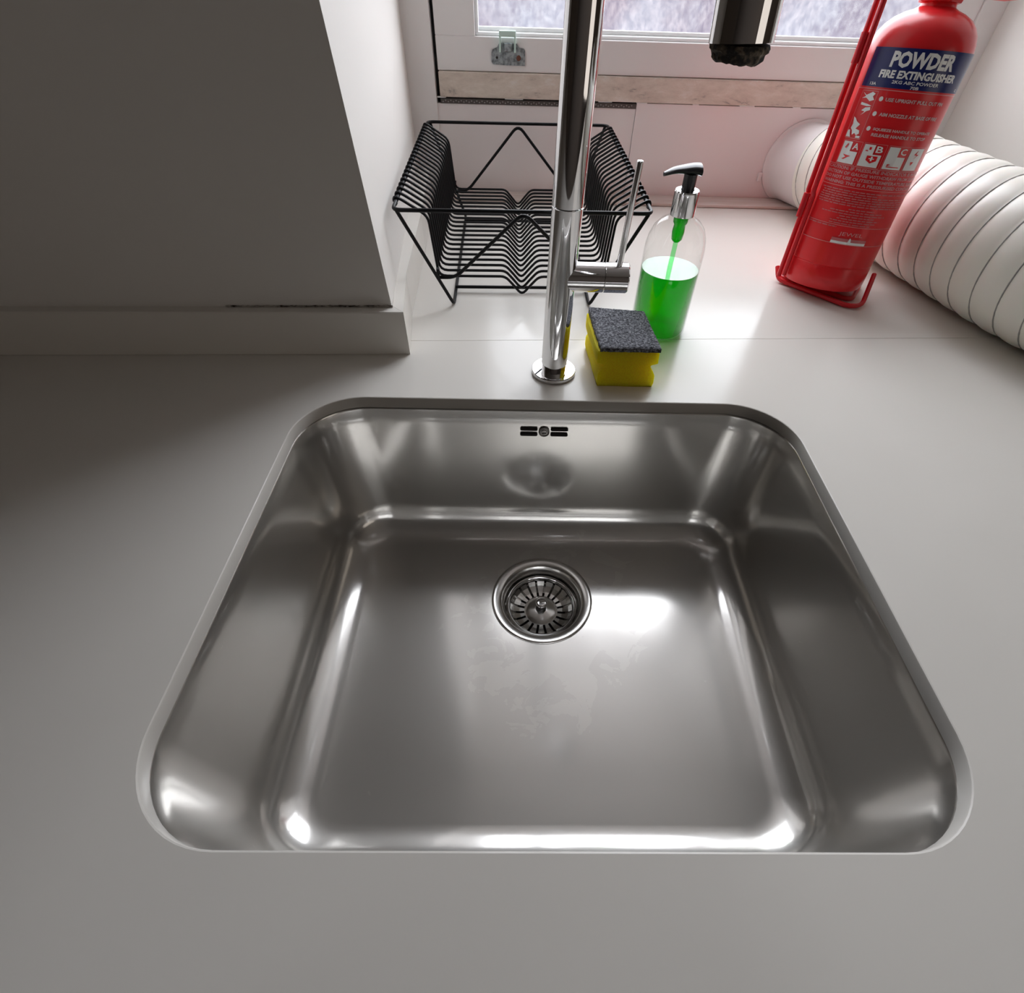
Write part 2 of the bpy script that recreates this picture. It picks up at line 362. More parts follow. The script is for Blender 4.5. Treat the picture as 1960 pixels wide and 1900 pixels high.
wpart('stile', (-0.1675, WY, 0.2120), (-0.1060, WY+0.045, 1.50), FRAME)
wpart('stile', (0.610, WY, 0.2120), (0.650, WY+0.045, 1.50), FRAME)
wpart('top_rail', (-0.1675, WY, 1.50), (0.650, WY+0.045, 1.56), FRAME)
tr = wpart('sill_timber', (-0.1670, WY-0.004, 0.1385), (0.650, WY+0.05, 0.1705), TIMBER, 0.0012)
wpart('glazing_bead', (-0.1060, WY+0.006, 0.2120), (0.610, WY+0.020, 0.2165), BEAD, 0.001)
wpart('glazing_bead', (-0.1060, WY+0.006, 0.2165), (-0.1010, WY+0.020, 1.50), BEAD, 0.001)
wpart('glazing_bead', (0.6050, WY+0.006, 0.2165), (0.610, WY+0.020, 1.50), BEAD, 0.001)
wpart('putty_line', (-0.1010, WY+0.0175, 0.2165), (0.6050, WY+0.024, 0.2215), BEAD, 0.0005)
wpart('glass_pane', (-0.1010, WY+0.024, 0.2165), (0.6050, WY+0.0285, 1.50), PANE, 0)
# perforated strip under the timber; pale blocks painted in for light through its holes
sp = wpart('perforated_strip', (-0.1670, WY-0.0005, 0.1298), (0.1572, WY+0.03, 0.1362), STRIP, 0)
bm = bmesh.new(); L = win.location
for i in range(74):
    x = -0.164+i*0.00428
    z_ = 0.1314+(i % 2)*0.0016; box(bm, (x-L.x, WY-0.0012-L.y, z_-L.z), (x+0.0017-L.x, WY-0.0004-L.y, z_+0.0015-L.z))
h = obj('hole_light_row', bm, HOLELIGHT, sp); h['kind'] = 'stuff'
wpart('shadow_gap', (-0.1670, WY+0.006, 0.1362), (0.650, WY+0.03, 0.1385), DARKSLOT, 0)
bm = bmesh.new()
for i in range(9):   # broken paint flakes along the gap
    x = -0.155+i*0.085+random.uniform(-0.03, 0.03); w = random.uniform(0.008, 0.03)
    box(bm, (x-L.x, WY-0.001-L.y, 0.1370-L.z), (x+w-L.x, WY+0.004-L.y, 0.1386-L.z), 0.0003, 1)
fl = obj('paint_flakes', bm, BEAD, tr); fl['kind'] = 'stuff'
# board below the window
wpart('lower_board', (-0.1735, WY+0.001, 0.0005), (0.1570, WY+0.03, 0.1296), PANEL, 0.0004)
wpart('lower_board', (0.1574, WY-0.0005, 0.0005), (0.6510, WY+0.03, 0.1372), PANEL, 0.0004)
wpart('backing_batten', (-0.1735, WY+0.031, 0.0005), (0.6510, WY+0.05, 0.175), DARKSLOT, 0)
bm = bmesh.new(); box(bm, (-0.1895, 0.786, 0.0003), (0.684, WY-0.0008, 0.0052), 0.0015, 2); struct('trim_2', bm, SILLW)
# latch plate
la = thing('window_latch', 'grey galvanised latch plate screwed to the bottom rail of the window', 'latch', (-0.0555, WY, 0.192))
bm = bmesh.new()
prof = [(-0.026, -0.0085), (-0.024, -0.0115), (-0.0015, -0.0125), (0.0265, -0.0125), (0.0265, 0.005), (0.0245, 0.0075), (0.0175, 0.0085), (0.0135, 0.013), (-0.0135, 0.0135), (-0.017, 0.0085), (-0.0245, 0.0055), (-0.026, 0.002)]
v0 = [bm.verts.new((x, -0.0022, z)) for x, z in prof]; v1 = [bm.verts.new((x, -0.0001, z)) for x, z in prof]
bm.faces.new(v0); bm.faces.new(v1)
for i in range(len(prof)): j = (i+1) % len(prof); bm.faces.new((v0[i], v0[j], v1[j], v1[i]))
obj('plate', bm, GALV, la)
bm = bmesh.new(); box(bm, (-0.0135, -0.0075, 0.003), (-0.0108, -0.0022, 0.027), 0.0005, 1); box(bm, (0.0095, -0.0075, 0.003), (0.0122, -0.0022, 0.027), 0.0005, 1)
box(bm, (-0.0135, -0.0085, 0.021), (0.0122, -0.0022, 0.028), 0.0008, 1); obj('keeper', bm, MINT, la)['label'] = 'pale green painted keeper'
bm = bmesh.new(); box(bm, (-0.006, -0.0065, 0.004), (0.006, -0.0022, 0.014), 0.001, 1); obj('tongue', bm, GALV, la)
for x, m_ in ((-0.0175, DARKSLOT), (0.0165, RUST)):
    bm = bmesh.new(); lathe(bm, [(0.0035 if m_ is RUST else 0.0016, 0), (0.003 if m_ is RUST else 0.0014, 0.0008), (0, 0.001)], 16, (x, -0.0022, -0.0035), (0, -1, 0)); obj('screw', bm, m_, la)

# ------------------------------------------------------------------ worktop with sink cut-out
def rrect(cx, cy, hx, hy, r_, k=14, m=14):
    out = []
    for (sx, sy, a0) in ((1, 1, 0), (-1, 1, 90), (-1, -1, 180), (1, -1, 270)):
        arc = [(cx+sx*(hx-r_)+r_*math.cos(math.radians(a0+90*i/k)), cy+sy*(hy-r_)+r_*math.sin(math.radians(a0+90*i/k))) for i in range(k+1)]
        if out:
            a, b = out[-1], arc[0]
            out += [(a[0]+(b[0]-a[0])*i/m, a[1]+(b[1]-a[1])*i/m) for i in range(1, m)]
        out += arc
    a, b = out[-1], out[0]
    out += [(a[0]+(b[0]-a[0])*i/m, a[1]+(b[1]-a[1])*i/m) for i in range(1, m)]
    return out
HX, HY, CR = 0.250, 0.2005, 0.063
T = 0.0125
bm = bmesh.new()
outer = [(-2.2, -0.335), (2.4, -0.335), (2.4, seam(2.4)-0.0003), (0.5, seam(0.5)-0.0003), (-2.2, seam(-2.2)-0.0003)]
def fill(z, hole, up=True):
    vo = [bm.verts.new((x, y, z)) for x, y in outer]; vi = [bm.verts.new((x, y, z)) for x, y in hole]
    es = [bm.edges.new((v[i], v[(i+1) % len(v)])) for v in (vo, vi) for i in range(len(v))]
    bmesh.ops.triangle_fill(bm, use_beauty=True, edges=es)
    return vo, vi
h0 = rrect(0, 0, HX+0.0012, HY+0.0012, CR+0.0012); h1 = rrect(0, 0, HX, HY, CR)
ot, it = fill(0, h0); ob_, ib = fill(-T, h1)
im1 = [bm.verts.new((0.3*a[0]+0.7*b[0], 0.3*a[1]+0.7*b[1], -0.0004)) for a, b in zip(h0, h1)]
im2 = [bm.verts.new((x, y, -0.0013)) for x, y in h1]
for A, C in ((it, im1), (im1, im2), (im2, ib)):
    for i in range(len(A)): j = (i+1) % len(A); bm.faces.new((A[i], A[j], C[j], C[i]))
for i in range(len(ot)): j = (i+1) % len(ot); bm.faces.new((ot[i], ob_[i], ob_[j], ot[j]))
wt = obj('worktop', bm, QUARTZ, smooth=True, sharp=25)
tag(wt, 'off-white polished stone worktop with a rounded cut-out around the steel sink', 'worktop')
bm = bmesh.new()
sl = [(-0.2165, seam(-0.2165)+0.0004), (0.80, seam(0.80)+0.0004), (0.795, 0.372), (0.70, WY+0.03), (-0.2165, WY+0.03)]
prism(bm, [(sl, -T), (sl, 0.0)])
tag(obj('window_sill_slab', bm, QUARTZ), 'off-white stone slab filling the window recess behind the worktop joint', 'sill')

# ------------------------------------------------------------------ sink
sink = thing('undermount_sink', 'brushed stainless steel undermount sink bowl set below the off-white worktop', 'sink', (0, 0, -0.19))
bm = bmesh.new()
DC = (0.001, 0.0775); FZ = -0.190
prof = [(-0.022, -T-0.0003), (-0.004, -T-0.0003), (-0.0015, -T-0.0009), (-0.0004, -T-0.003)]
for i in range(1, 8): t = i/7; prof.append((-0.0004+0.0085*t, -T-0.003-0.1375*t))
fr_, z0, x0 = 0.038, prof[-1][1], prof[-1][0]
for i in range(1, 13):
    a = i/12*PI/2; prof.append((x0+fr_*(1-math.cos(a)), z0-(FZ*-1+z0)*math.sin(a)))
K = 14; rings = []
for off, z in prof:
    cr = max(CR-off*0.75, 0.012)
    rings.append([bm.verts.new((x, y, z+0.19)) for x, y in rrect(0, 0, HX-off, HY-off, cr, K)])
last = rrect(0, 0, HX-prof[-1][0], HY-prof[-1][0], max(CR-prof[-1][0]*0.75, 0.012), K)
R1 = 0.0590
def ang(p_): return math.atan2(p_[1]-DC[1], p_[0]-DC[0])
for s in (0.25, 0.5, 0.75, 0.9, 1.0):
    ring = []
    for p_ in last:
        a = ang(p_); q = (DC[0]+R1*math.cos(a), DC[1]+R1*math.sin(a))
        ring.append(bm.verts.new((p_[0]*(1-s)+q[0]*s, p_[1]*(1-s)+q[1]*s, 00)))
    rings.append(ring)
ring = [bm.verts.new((DC[0]+(R1-0.004)*math.cos(ang(p_)), DC[1]+(R1-0.004)*math.sin(ang(p_)), -0.006)) for p_ in last]; rings.append(ring)
for A, C in zip(rings, rings[1:]):
    for i in range(len(A)): j = (i+1) % len(A); bm.faces.new((A[i], A[j], C[j], C[i]))
bowl = obj('bowl', bm, STEEL, sink, smooth=True, sharp=50)
# overflow
OV = Vector((-0.0008, HY-0.0028, 0.150))
tl_ = math.atan2(0.0085, 0.1375)
for sx in (-1, 1):
    for sz in (-1, 1):
        bm = bmesh.new(); w, hh = 0.0096, 0.0017
        c = OV+Vector((sx*0.0168, 0, sz*0.0035))
        pts = []
        for i in range(8): a = -PI/2+PI*i/7; pts.append((w-hh+hh*math.cos(a), hh*math.sin(a)))
        for i in range(8): a = PI/2+PI*i/7; pts.append((-w+hh+hh*math.cos(a), hh*math.sin(a)))
        y_ = (sz*0.0035)*math.tan(tl_)
        A = [bm.verts.new((c.x+x, c.y-0.0004+y_, c.z+z)) for x, z in pts]; C = [bm.verts.new((c.x+x, c.y+0.0016+y_, c.z+z)) for x, z in pts]
        bm.faces.new(A); bm.faces.new(C)
        for i in range(16): bm.faces.new((A[i], A[(i+1) % 16], C[(i+1) % 16], C[i]))
        obj('overflow_slot', bm, DARKSLOT, sink)
bm = bmesh.new(); lathe(bm, [(0.0060, -0.001), (0.0060, 0.0004), (0.0050, 0.0008), (0.0042, 0.0002), (0.0036, 0.0002), (0.003, 0.0012), (0, 0.0016)], 28, OV+Vector((0, 0, 0)), (0, -1, 0.06))
sc_ = obj('overflow_screw', bm, mat('dull_screw_steel', (0.25, 0.24, 0.23), 0.35, 1.0), sink, smooth=True, sharp=30)
bm = bmesh.new(); box(bm, (OV.x-0.0022, OV.y-0.0020, OV.z-0.0004), (OV.x+0.0022, OV.y-0.0013, OV.z+0.0004)); obj('screw_slot', bm, DARKSLOT, sc_)
# drain ring pressed in the floor
bm = bmesh.new()
lathe(bm, [(0.0583, -0.0035), (0.0583, 0.0008), (0.0578, 0.0014), (0.0560, 0.0016), (0.0500, 0.0006), (0.0475, -0.0008), (0.0455, -0.0045), (0.0440, -0.0085), (0.0434, -0.020), (0.0425, -0.030), (0.030, -0.034)], 72, (DC[0], DC[1], -0.0008), cap=False)
obj('drain_ring', bm, POLISH, sink, smooth=True, sharp=50)
bm = bmesh.new(); lathe(bm, [(0, -0.036), (0.044, -0.036)], 40, (DC[0], DC[1], 0), cap=False); obj('drain_well', bm, DARKSLOT, sink)
# strainer basket
st = thing('sink_strainer', 'round slotted metal strainer basket with a centre knob sitting in the sink drain', 'strainer', (DC[0], DC[1], -0.2056))
bm = bmesh.new(); lathe(bm, [(0.0412, 0.0), (0.0418, 0.0022), (0.0406, 0.0034), (0.0392, 0.0030), (0.0376, -0.001), (0.0374, -0.006)], 72, cap=False); obj('rim', bm, CHROME, st, smooth=True, sharp=60)
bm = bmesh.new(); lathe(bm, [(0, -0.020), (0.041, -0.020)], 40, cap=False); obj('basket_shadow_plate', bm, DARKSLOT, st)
NP = 20
bmp = bmesh.new()
gw = 0.0028
def petal(bmm, th):
    ra, rb = 0.0200, 0.0370
    rowz = [(ra, -0.0102), (0.026, -0.0094), (0.033, -0.0070), (rb, -0.0030)]
    top, bot = [], []
    for r_, z in rowz:
        ha = PI/NP-(gw/2)/r_
        top.append([bmm.verts.new((r_*math.cos(th+s*ha), r_*math.sin(th+s*ha), z)) for s in (-1, 0, 1)])
        bot.append([bmm.verts.new((r_*math.cos(th+s*ha), r_*math.sin(th+s*ha), z-0.0008)) for s in (-1, 0, 1)])
    for a in range(3):
        for b in range(2):
            bmm.faces.new((top[a][b], top[a+1][b], top[a+1][b+1], top[a][b+1])); bmm.faces.new((bot[a][b], bot[a][b+1], bot[a+1][b+1], bot[a+1][b]))
        for b in (0, 2): bmm.faces.new((top[a][b], top[a+1][b], bot[a+1][b], bot[a][b]))
petal(bmp, 0)
p0 = obj('petal', bmp, POLISH, st)
for i in range(1, NP):
    q = p0.copy(); COL.objects.link(q); q.parent = st; q.rotation_euler = (0, 0, 2*PI*i/NP)
p0.rotation_euler = (0, 0, 0)
bm = bmesh.new(); lathe(bm, [(0.0204, -0.0106), (0.0198, -0.0100), (0.0150, -0.0085), (0.0080, -0.0072), (0.0062, -0.0068), (0, -0.0068)], 48); obj('centre_plate', bm, POLISH, st, smooth=True, sharp=60)
bm = bmesh.new(); lathe(bm, [(0.0062, 0.0030), (0.0068, 0.0040), (0.0070, 0.0060), (0.0066, 0.0070), (0.0040, 0.0074), (0, 0.0070)], 32); obj('knob', bm, CHROME, st, smooth=True, sharp=60)['label'] = 'bright round button on top of the centre post'
bm = bmesh.new(); lathe(bm, [(0.0066, -0.0078), (0.0060, -0.004), (0.0042, -0.0025), (0.0042, 0.0032)], 28); obj('post', bm, mat('dark_post_steel', (0.12, 0.12, 0.12), 0.3, 1.0), st, smooth=True, sharp=40)

# ------------------------------------------------------------------ tap
TX, TY = 0.0088, 0.2535
tap = thing('mixer_tap', 'tall chrome swan-neck mixer tap standing behind the sink', 'tap', (TX, TY, 0)); tap.rotation_euler = (0, 0.016, 0)
TR = 0.0139
bm = bmesh.new(); lathe(bm, [(0.0242, 0.0002), (0.0242, 0.0040), (0.0236, 0.0048), (0.0160, 0.0052), (0.0, 0.0052)], 64); obj('base_flange', bm, CHROME, tap, smooth=True, sharp=30)
bm = bmesh.new(); lathe(bm, [(0.0130, 0.0052), (0.0130, 0.0125), (TR, 0.0128), (TR, 0.1655), (TR-0.0006, 0.1660), (0, 0.1660)], 64); obj('column', bm, CHROME, tap, smooth=True, sharp=30)
SPX, SPY, SPZ = 0.0635-TX, 0.0620-TY, 0.2930
reach = math.hypot(SPX, SPY); ux, uy = SPX/reach, SPY/reach; R_ = reach/2; ZT = 0.375
pp = [(0, 0, 0.1668), (0, 0, 0.22), (0, 0, 0.30), (0, 0, ZT)]
for i in range(1, 32):
    a = PI*i/32; d_ = R_*(1-math.cos(a)); pp.append((ux*d_, uy*d_, ZT+R_*math.sin(a)))
pp += [(SPX-0.004, SPY+0.006, ZT-0.01), (SPX-0.002, SPY+0.003, 0.33), (SPX, SPY, SPZ+0.0004), ]
bm = bmesh.new(); tube(bm, pp, TR, 48)
obj('swan_neck', bm, CHROME, tap, smooth=True, sharp=30)
bm = bmesh.new()
prof_ = [(0.0128, 0.0003), (0.0133, -0.0008), (0.0130, -0.0020), (0.0118, -0.0028), (0.0112, -0.0050), (0.0100, -0.0060), (0, -0.0058)]
lathe(bm, prof_, 56, (SPX, SPY, SPZ))
for v in bm.verts:
    if v.co.z < SPZ-0.0015:
        k = noise.noise(Vector(v.co)*420); v.co += Vector((v.co.x-SPX, v.co.y-SPY, 0))*k*0.14 + Vector((0, 0, k*0.0011))
obj('aerator', bm, AER, tap, smooth=True)['label'] = 'dark aerator crusted with limescale'
bm = bmesh.new(); lathe(bm, [(0.0133, 0.0055), (0.0133, 0.0398), (0.0128, 0.0403)], 56, (0, 0, 0.1055), (1, 0, 0.012)); obj('lever_body', bm, CHROME, tap, smooth=True, sharp=30)
bm = bmesh.new(); lathe(bm, [(0.0128, 0.0404), (0.0134, 0.0410), (0.0134, 0.0625), (0.0125, 0.0636), (0, 0.0638)], 56, (0, 0, 0.1055), (1, 0, 0.012)); cap_ = obj('lever_cap', bm, CHROME, tap, smooth=True, sharp=30)
bm = bmesh.new(); lathe(bm, [(0.0029, 0), (0.0029, 0.083), (0.0024, 0.0838), (0, 0.0838)], 24, (0.0535, -0.001, 0.1180), (0.035, 0, 1)); obj('lever_rod', bm, CHROME, tap, smooth=True, sharp=30)

# ------------------------------------------------------------------ sponge
sg = thing('dish_sponge', 'yellow foam washing-up sponge with side grooves beside the tap base', 'sponge', (0.082, 0.268, 0))
sg.rotation_euler = (0, 0, 0.0)
def sx_prof(z):   # half width at relative height
    t = z/0.040
    def st(a, b): u = max(0, min(1, (t-a)/(b-a))); return u*u*(3-2*u)
    return 0.0300+0.0012*st(0, 0.12)-0.0058*st(0.30, 0.60)+0.0072*st(0.62, 0.68)-0.0006*st(0.94, 1)
bm = bmesh.new(); NZ, NX, NY = 44, 10, 14
SH, SD = 0.0400, 0.0392
rings = []
for a in range(NZ+1):
    z = SH*a/NZ; hw = sx_prof(z); ring = []
    skew = -0.0012*(a/NZ)
    def add(x, y):
        cx_ = 1-0.02*(abs(x/hw)**6)*(1 if abs(y) > SD*0.9 else 0)
        k = noise.noise(Vector((x*40, y*40, z*40)))*0.0009
        ring.append(bm.verts.new((x*cx_+k+skew-0.085*y, y+k-0.0*z + (0.003*(a/NZ)), z)))
    for i in range(NX): add(-hw+2*hw*i/NX, -SD)
    for i in range(NY): add(hw, -SD+2*SD*i/NY)
    for i in range(NX): add(hw-2*hw*i/NX, SD)
    for i in range(NY): add(-hw, SD-2*SD*i/NY)
    rings.append(ring)
for A, C in zip(rings, rings[1:]):
    for i in range(len(A)): j = (i+1) % len(A); bm.faces.new((A[i], A[j], C[j], C[i]))
bm.faces.new(rings[0]); bm.faces.new(rings[-1])
obj('foam_block', bm, YEL, sg, smooth=True, sharp=50)
bm = bmesh.new(); n1_, n2_ = 36, 44; top = {}; bot = {}
for i in range(n1_+1):
    for j in range(n2_+1):
        x = -0.0315+0.063*i/n1_; y = -0.0395+0.079*j/n2_
        e = min(i, n1_-i, j, n2_-j)
        if e == 0:
            w = noise.noise(Vector((x*260, y*260, 3)))*0.0010; x += w*(1 if i in (0, n1_) else 0.3); y += w*(1 if j in (0, n2_) else 0.3)
        k = noise.noise(Vector((x*500, y*500, 0)))*0.0007
        lift = 0.003*max(0, (j/n2_-0.6))*max(0, 1-i/n1_)*3
        top[i, j] = bm.verts.new((x+0.0005-0.085*y, y+0.003, SH+0.0048+k+lift-(0.0012 if e == 0 else 0))); bot[i, j] = bm.verts.new((x+0.0005-0.085*y, y+0.003, SH-0.0004+lift*0.4))
for i in range(n1_):
    for j in range(n2_):
        bm.faces.new((top[i, j], top[i+1, j], top[i+1, j+1], top[i, j+1])); bm.faces.new((bot[i, j], bot[i, j+1], bot[i+1, j+1], bot[i+1, j]))
ed = [(i, 0) for i in range(n1_)]+[(n1_, j) for j in range(n2_)]+[(n1_-i, n2_) for i in range(n1_)]+[(0, n2_-j) for j in range(n2_)]
for a in range(len(ed)): b = ed[(a+1) % len(ed)]; bm.faces.new((top[ed[a]], top[b], bot[b], bot[ed[a]]))
obj('scouring_pad', bm, SCOUR, sg, smooth=True)['label'] = 'dark grey abrasive fibre layer'

# ------------------------------------------------------------------ soap bottle
bt = thing('soap_bottle', 'clear pump bottle half full of green washing-up liquid behind the sponge', 'bottle', (0.1405, 0.3530, 0)); bt.scale = (1, 1, 1.04)
BR = 0.0330
outp = [(0.0, 0.0006), (0.0285, 0.0004), (0.0315, 0.0016), (BR, 0.0050), (BR, 0.088), (0.0326, 0.095), (0.0308, 0.104), (0.0272, 0.112), (0.0215, 0.118), (0.0155, 0.1215), (0.0125, 0.1235), (0.0122, 0.130)]
bm = bmesh.new(); lathe(bm, outp, 64, cap=False); obj('shell', bm, BOTTLE, bt, smooth=True, sharp=60)
bm = bmesh.new(); lathe(bm, [(0, 0.0068), (0.022, 0.0052), (0.0300, 0.0036), (0.0318, 0.0060), (0.0322, 0.0710), (0.0318, 0.0714), (0, 0.0712)], 64, cap=False); obj('liquid_soap', bm, SOAP, bt, smooth=True, sharp=40)['label'] = 'bright green liquid soap'
bm = bmesh.new(); lathe(bm, [(0.0126, 0.1240), (0.0128, 0.1250), (0.0128, 0.1450), (0.0119, 0.1462), (0.0072, 0.1465), (0.0072, 0.140)], 48, cap=False); obj('collar', bm, CHROME, bt, smooth=True, sharp=30)
bm = bmesh.new(); lathe(bm, [(0.0066, 0.142), (0.0066, 0.1585), (0.0072, 0.1600)], 32)
# nozzle: flattened beak running to the left of the stem
pts_ = catmull([(0.0095, 0, 0.1632), (0.002, 0, 0.1640), (-0.008, 0, 0.1632), (-0.018, 0, 0.1620), (-0.0275, 0, 0.1588)], 6)
rings = []
for i, c in enumerate(pts_):
    t = i/(len(pts_)-1); w = 0.0088*(1-t)**0.6+0.0032; hh = 0.0034*(1-t)+0.0017
    if i == 0: w *= 0.45; hh *= 0.5
    rings.append([bm.verts.new((c.x, w*math.cos(2*PI*k/16), c.z+hh*math.sin(2*PI*k/16))) for k in range(16)])
for A, C in zip(rings, rings[1:]):
    for k in range(16): bm.faces.new((A[k], A[(k+1) % 16], C[(k+1) % 16], C[k]))
bm.faces.new(rings[0]); bm.faces.new(rings[-1])
obj('pump_head', bm, BLACKPL, bt, smooth=True, sharp=50)['label'] = 'black pump head with a curved beak'
bm = bmesh.new(); lathe(bm, [(0.0078, 0.1235), (0.0078, 0.1175), (0.0062, 0.1150), (0.0066, 0.108), (0.0058, 0.1010), (0.0035, 0.0985), (0.0, 0.0985)], 28); obj('pump_chamber', bm, SOAP, bt, smooth=True, sharp=50)['label'] = 'green soap-filled pump chamber'
bm = bmesh.new(); tube(bm, catmull([(0, 0, 0.099), (-0.0005, 0, 0.07), (-0.002, 0.001, 0.04), (-0.003, 0.002, 0.009)], 8), 0.0026, 14); obj('dip_tube', bm, CLEARTUBE, bt, smooth=True, sharp=60)

# ------------------------------------------------------------------ dish rack
rk = thing('dish_rack', 'black wire dish rack standing empty in the window recess behind the tap', 'rack', (-0.0325, 0.562, 0))
rk.rotation_euler = (0, 0, math.radians(1.7))
RX, RY, RH = 0.1415, 0.190, 0.1215
FXr, FYr = 0.0880, 0.150
wr = 0.0021
rim_pts = smooth_path([(0, -RY, RH), (RX, -RY, RH), (RX, RY, RH), (-RX, RY, RH), (-RX, -RY, RH), (-0.0001, -RY, RH)], 0.010)[:-1]
bm = bmesh.new(); tube(bm, rim_pts, wr, 10, closed=True); obj('top_rim', bm, BLACKWIRE, rk, smooth=True)
for s in (-1, 1):
    bm = bmesh.new()
    pts_ = smooth_path([(s*(RX-0.004), -RY+0.001, RH-0.001), (s*FXr, -FYr-0.008, wr), (s*(FXr-0.0), FYr, wr), (s*(RX-0.004), RY-0.001, RH-0.001)], 0.008)
    tube(bm, pts_, wr, 10); obj('leg_frame', bm, BLACKWIRE, rk, smooth=True)
    # zigzag end wire: floor corner, along, up to rim middle, down again
    y_r, y_f = s*(RY-0.001), s*(FYr+0.010); zf = 0.038
    def zp(x, z): t = (z-zf)/(RH-zf); return (x, y_f+(y_r-y_f)*t, z)
    pts_ = smooth_path([zp(-0.103, zf+0.012), zp(-0.1045, zf-0.001), zp(-0.083, zf-0.001), zp(0, RH-0.001), zp(0.083, zf-0.001), zp(0.1045, zf-0.001), zp(0.103, zf+0.012)], [0.004, 0.012, 0.012, 0.012, 0.004])
    bm = bmesh.new(); tube(bm, pts_, wr, 10); obj('zigzag_brace', bm, BLACKWIRE, rk, smooth=True)
    bm = bmesh.new(); yb = s*(FYr-0.031); tube(bm, [(-FXr, yb, 0.0066), (FXr, yb, 0.0066)], wr, 10); obj('foot_bar', bm, BLACKWIRE, rk, smooth=True)
NW = 21
def wire_pts():
    w = 0.0013; z = 0.039
    L_ = [(-RX+0.0005, RH-0.004), (-RX-0.0035, RH-0.001), (-RX-0.0015, RH+0.0038), (-RX+0.006, RH+0.0005), (-0.1085, 0.1060), (-0.1030, z), (-0.021, z), (-0.0105, 0.028), (0, 0.0160)]
    Rr = [(-x, zz) for x, zz in reversed(L_[:-1])]
    rad = [0.003, 0.003, 0.004, 0.008, 0.010, 0.006, 0.005, 0.007, 0.005, 0.006, 0.010, 0.008, 0.004, 0.003, 0.003]
    return smooth_path([(x, 0, zz) for x, zz in L_+Rr], rad, 4)
bm = bmesh.new(); tube(bm, wire_pts(), 0.0016, 7)
w0 = obj('cross_wire', bm, BLACKWIRE, rk, smooth=True)
for i in range(NW):
    o = w0 if i == 0 else w0.copy()
    if i: COL.objects.link(o); o.parent = rk
    o.location = (0, -0.160+0.322*i/(NW-1), 0)

# ------------------------------------------------------------------ fire extinguisher
Bx = Vector((0.3912, 0.4807, 0.0104)); d = Vector((0.04347404, 0.11374716, 0.9925581)).normalized(); ER = 0.0525
e1 = Vector((0, -1, 0)); e1 = (e1-d*e1.dot(d)).normalized(); e2 = d.cross(e1)
ext = thing('fire_extinguisher', 'red powder fire extinguisher with a blue label band, standing in a red wire cradle', 'extinguisher', Bx)
Mx = Matrix.Identity(4)
for i in range(3): Mx[i][0] = e2[i]; Mx[i][1] = -e1[i]; Mx[i][2] = d[i]; Mx[i][3] = Bx[i]
ext.matrix_world = Mx     # local: x = right (phi 90), -y = front (phi 0), z = up the cylinder
def C3(phi, h, r_=ER): a = math.radians(phi); return Vector((math.sin(a)*r_, -math.cos(a)*r_, h))
bm = bmesh.new()
pr = [(0.0, 0.006), (0.030, 0.003), (0.044, -0.0015), (0.0500, 0.0), (0.0522, 0.005), (0.0525, 0.012), (0.0525, 0.0270), (0.0520, 0.0282), (0.0517, 0.0288), (0.0525, 0.0298), (ER, 0.10), (ER, 0.18), (ER, 0.2300), (0.0521, 0.2365), (0.0508, 0.2430), (0.0480, 0.2500), (0.0435, 0.2560), (0.0370, 0.2615), (0.0290, 0.2655), (0.0215, 0.2680), (0.0175, 0.270), (0.0165, 0.274), (0, 0.274)]
lathe(bm, pr, 80); obj('cylinder', bm, RED, ext, smooth=True, sharp=35)
bm = bmesh.new(); lathe(bm, [(0.0205, 0.2735), (0.0210, 0.2755), (0.0210, 0.2850), (0.0200, 0.2870), (0.0, 0.2870)], 8); obj('valve_collar', bm, RED, ext)
bm = bmesh.new(); lathe(bm, [(0.011, 0.2870), (0.011, 0.312), (0, 0.312)], 20); obj('valve', bm, BLACKPL, ext, smooth=True, sharp=40)
bm = bmesh.new(); box(bm, (-0.012, -0.010, 0.2880), (0.030, 0.010, 0.3100), 0.001, 1); box(bm, (0.018, -0.011, 0.2800), (0.075, 0.011, 0.2835), 0.0012, 2); obj('carry_handle', bm, RED, ext)
bm = bmesh.new(); box(bm, (-0.014, -0.008, 0.3200), (0.075, 0.008, 0.3230), 0.001, 1); box(bm, (-0.014, -0.008, 0.308), (-0.010, 0.008, 0.323)); obj('squeeze_lever', bm, RED, ext)
# --- print on the cylinder
def patch(bm, p0, p1, h0, h1, r_, n=None):
    n = n or max(1, int(abs(p1-p0)/3)); A = [bm.verts.new(C3(p0+(p1-p0)*i/n, h0, r_)) for i in range(n+1)]; C = [bm.verts.new(C3(p0+(p1-p0)*i/n, h1, r_)) for i in range(n+1)]
    for i in range(n): bm.faces.new((A[i], A[i+1], C[i+1], C[i]))
def rect_line(bm, p0, p1, h0, h1, r_, w=0.0007):
    dw = math.degrees(w/ER)
    patch(bm, p0, p1, h0-w/2, h0+w/2, r_); patch(bm, p0, p1, h1-w/2, h1+w/2, r_)
    patch(bm, p0-dw/2, p0+dw/2, h0, h1, r_, 1); patch(bm, p1-dw/2, p1+dw/2, h0, h1, r_, 1)
def polyp(bm, pts, r_):
    bm.faces.new([bm.verts.new(C3(p_, h_, r_)) for p_, h_ in pts])
dg = bpy.context.evaluated_depsgraph_get()
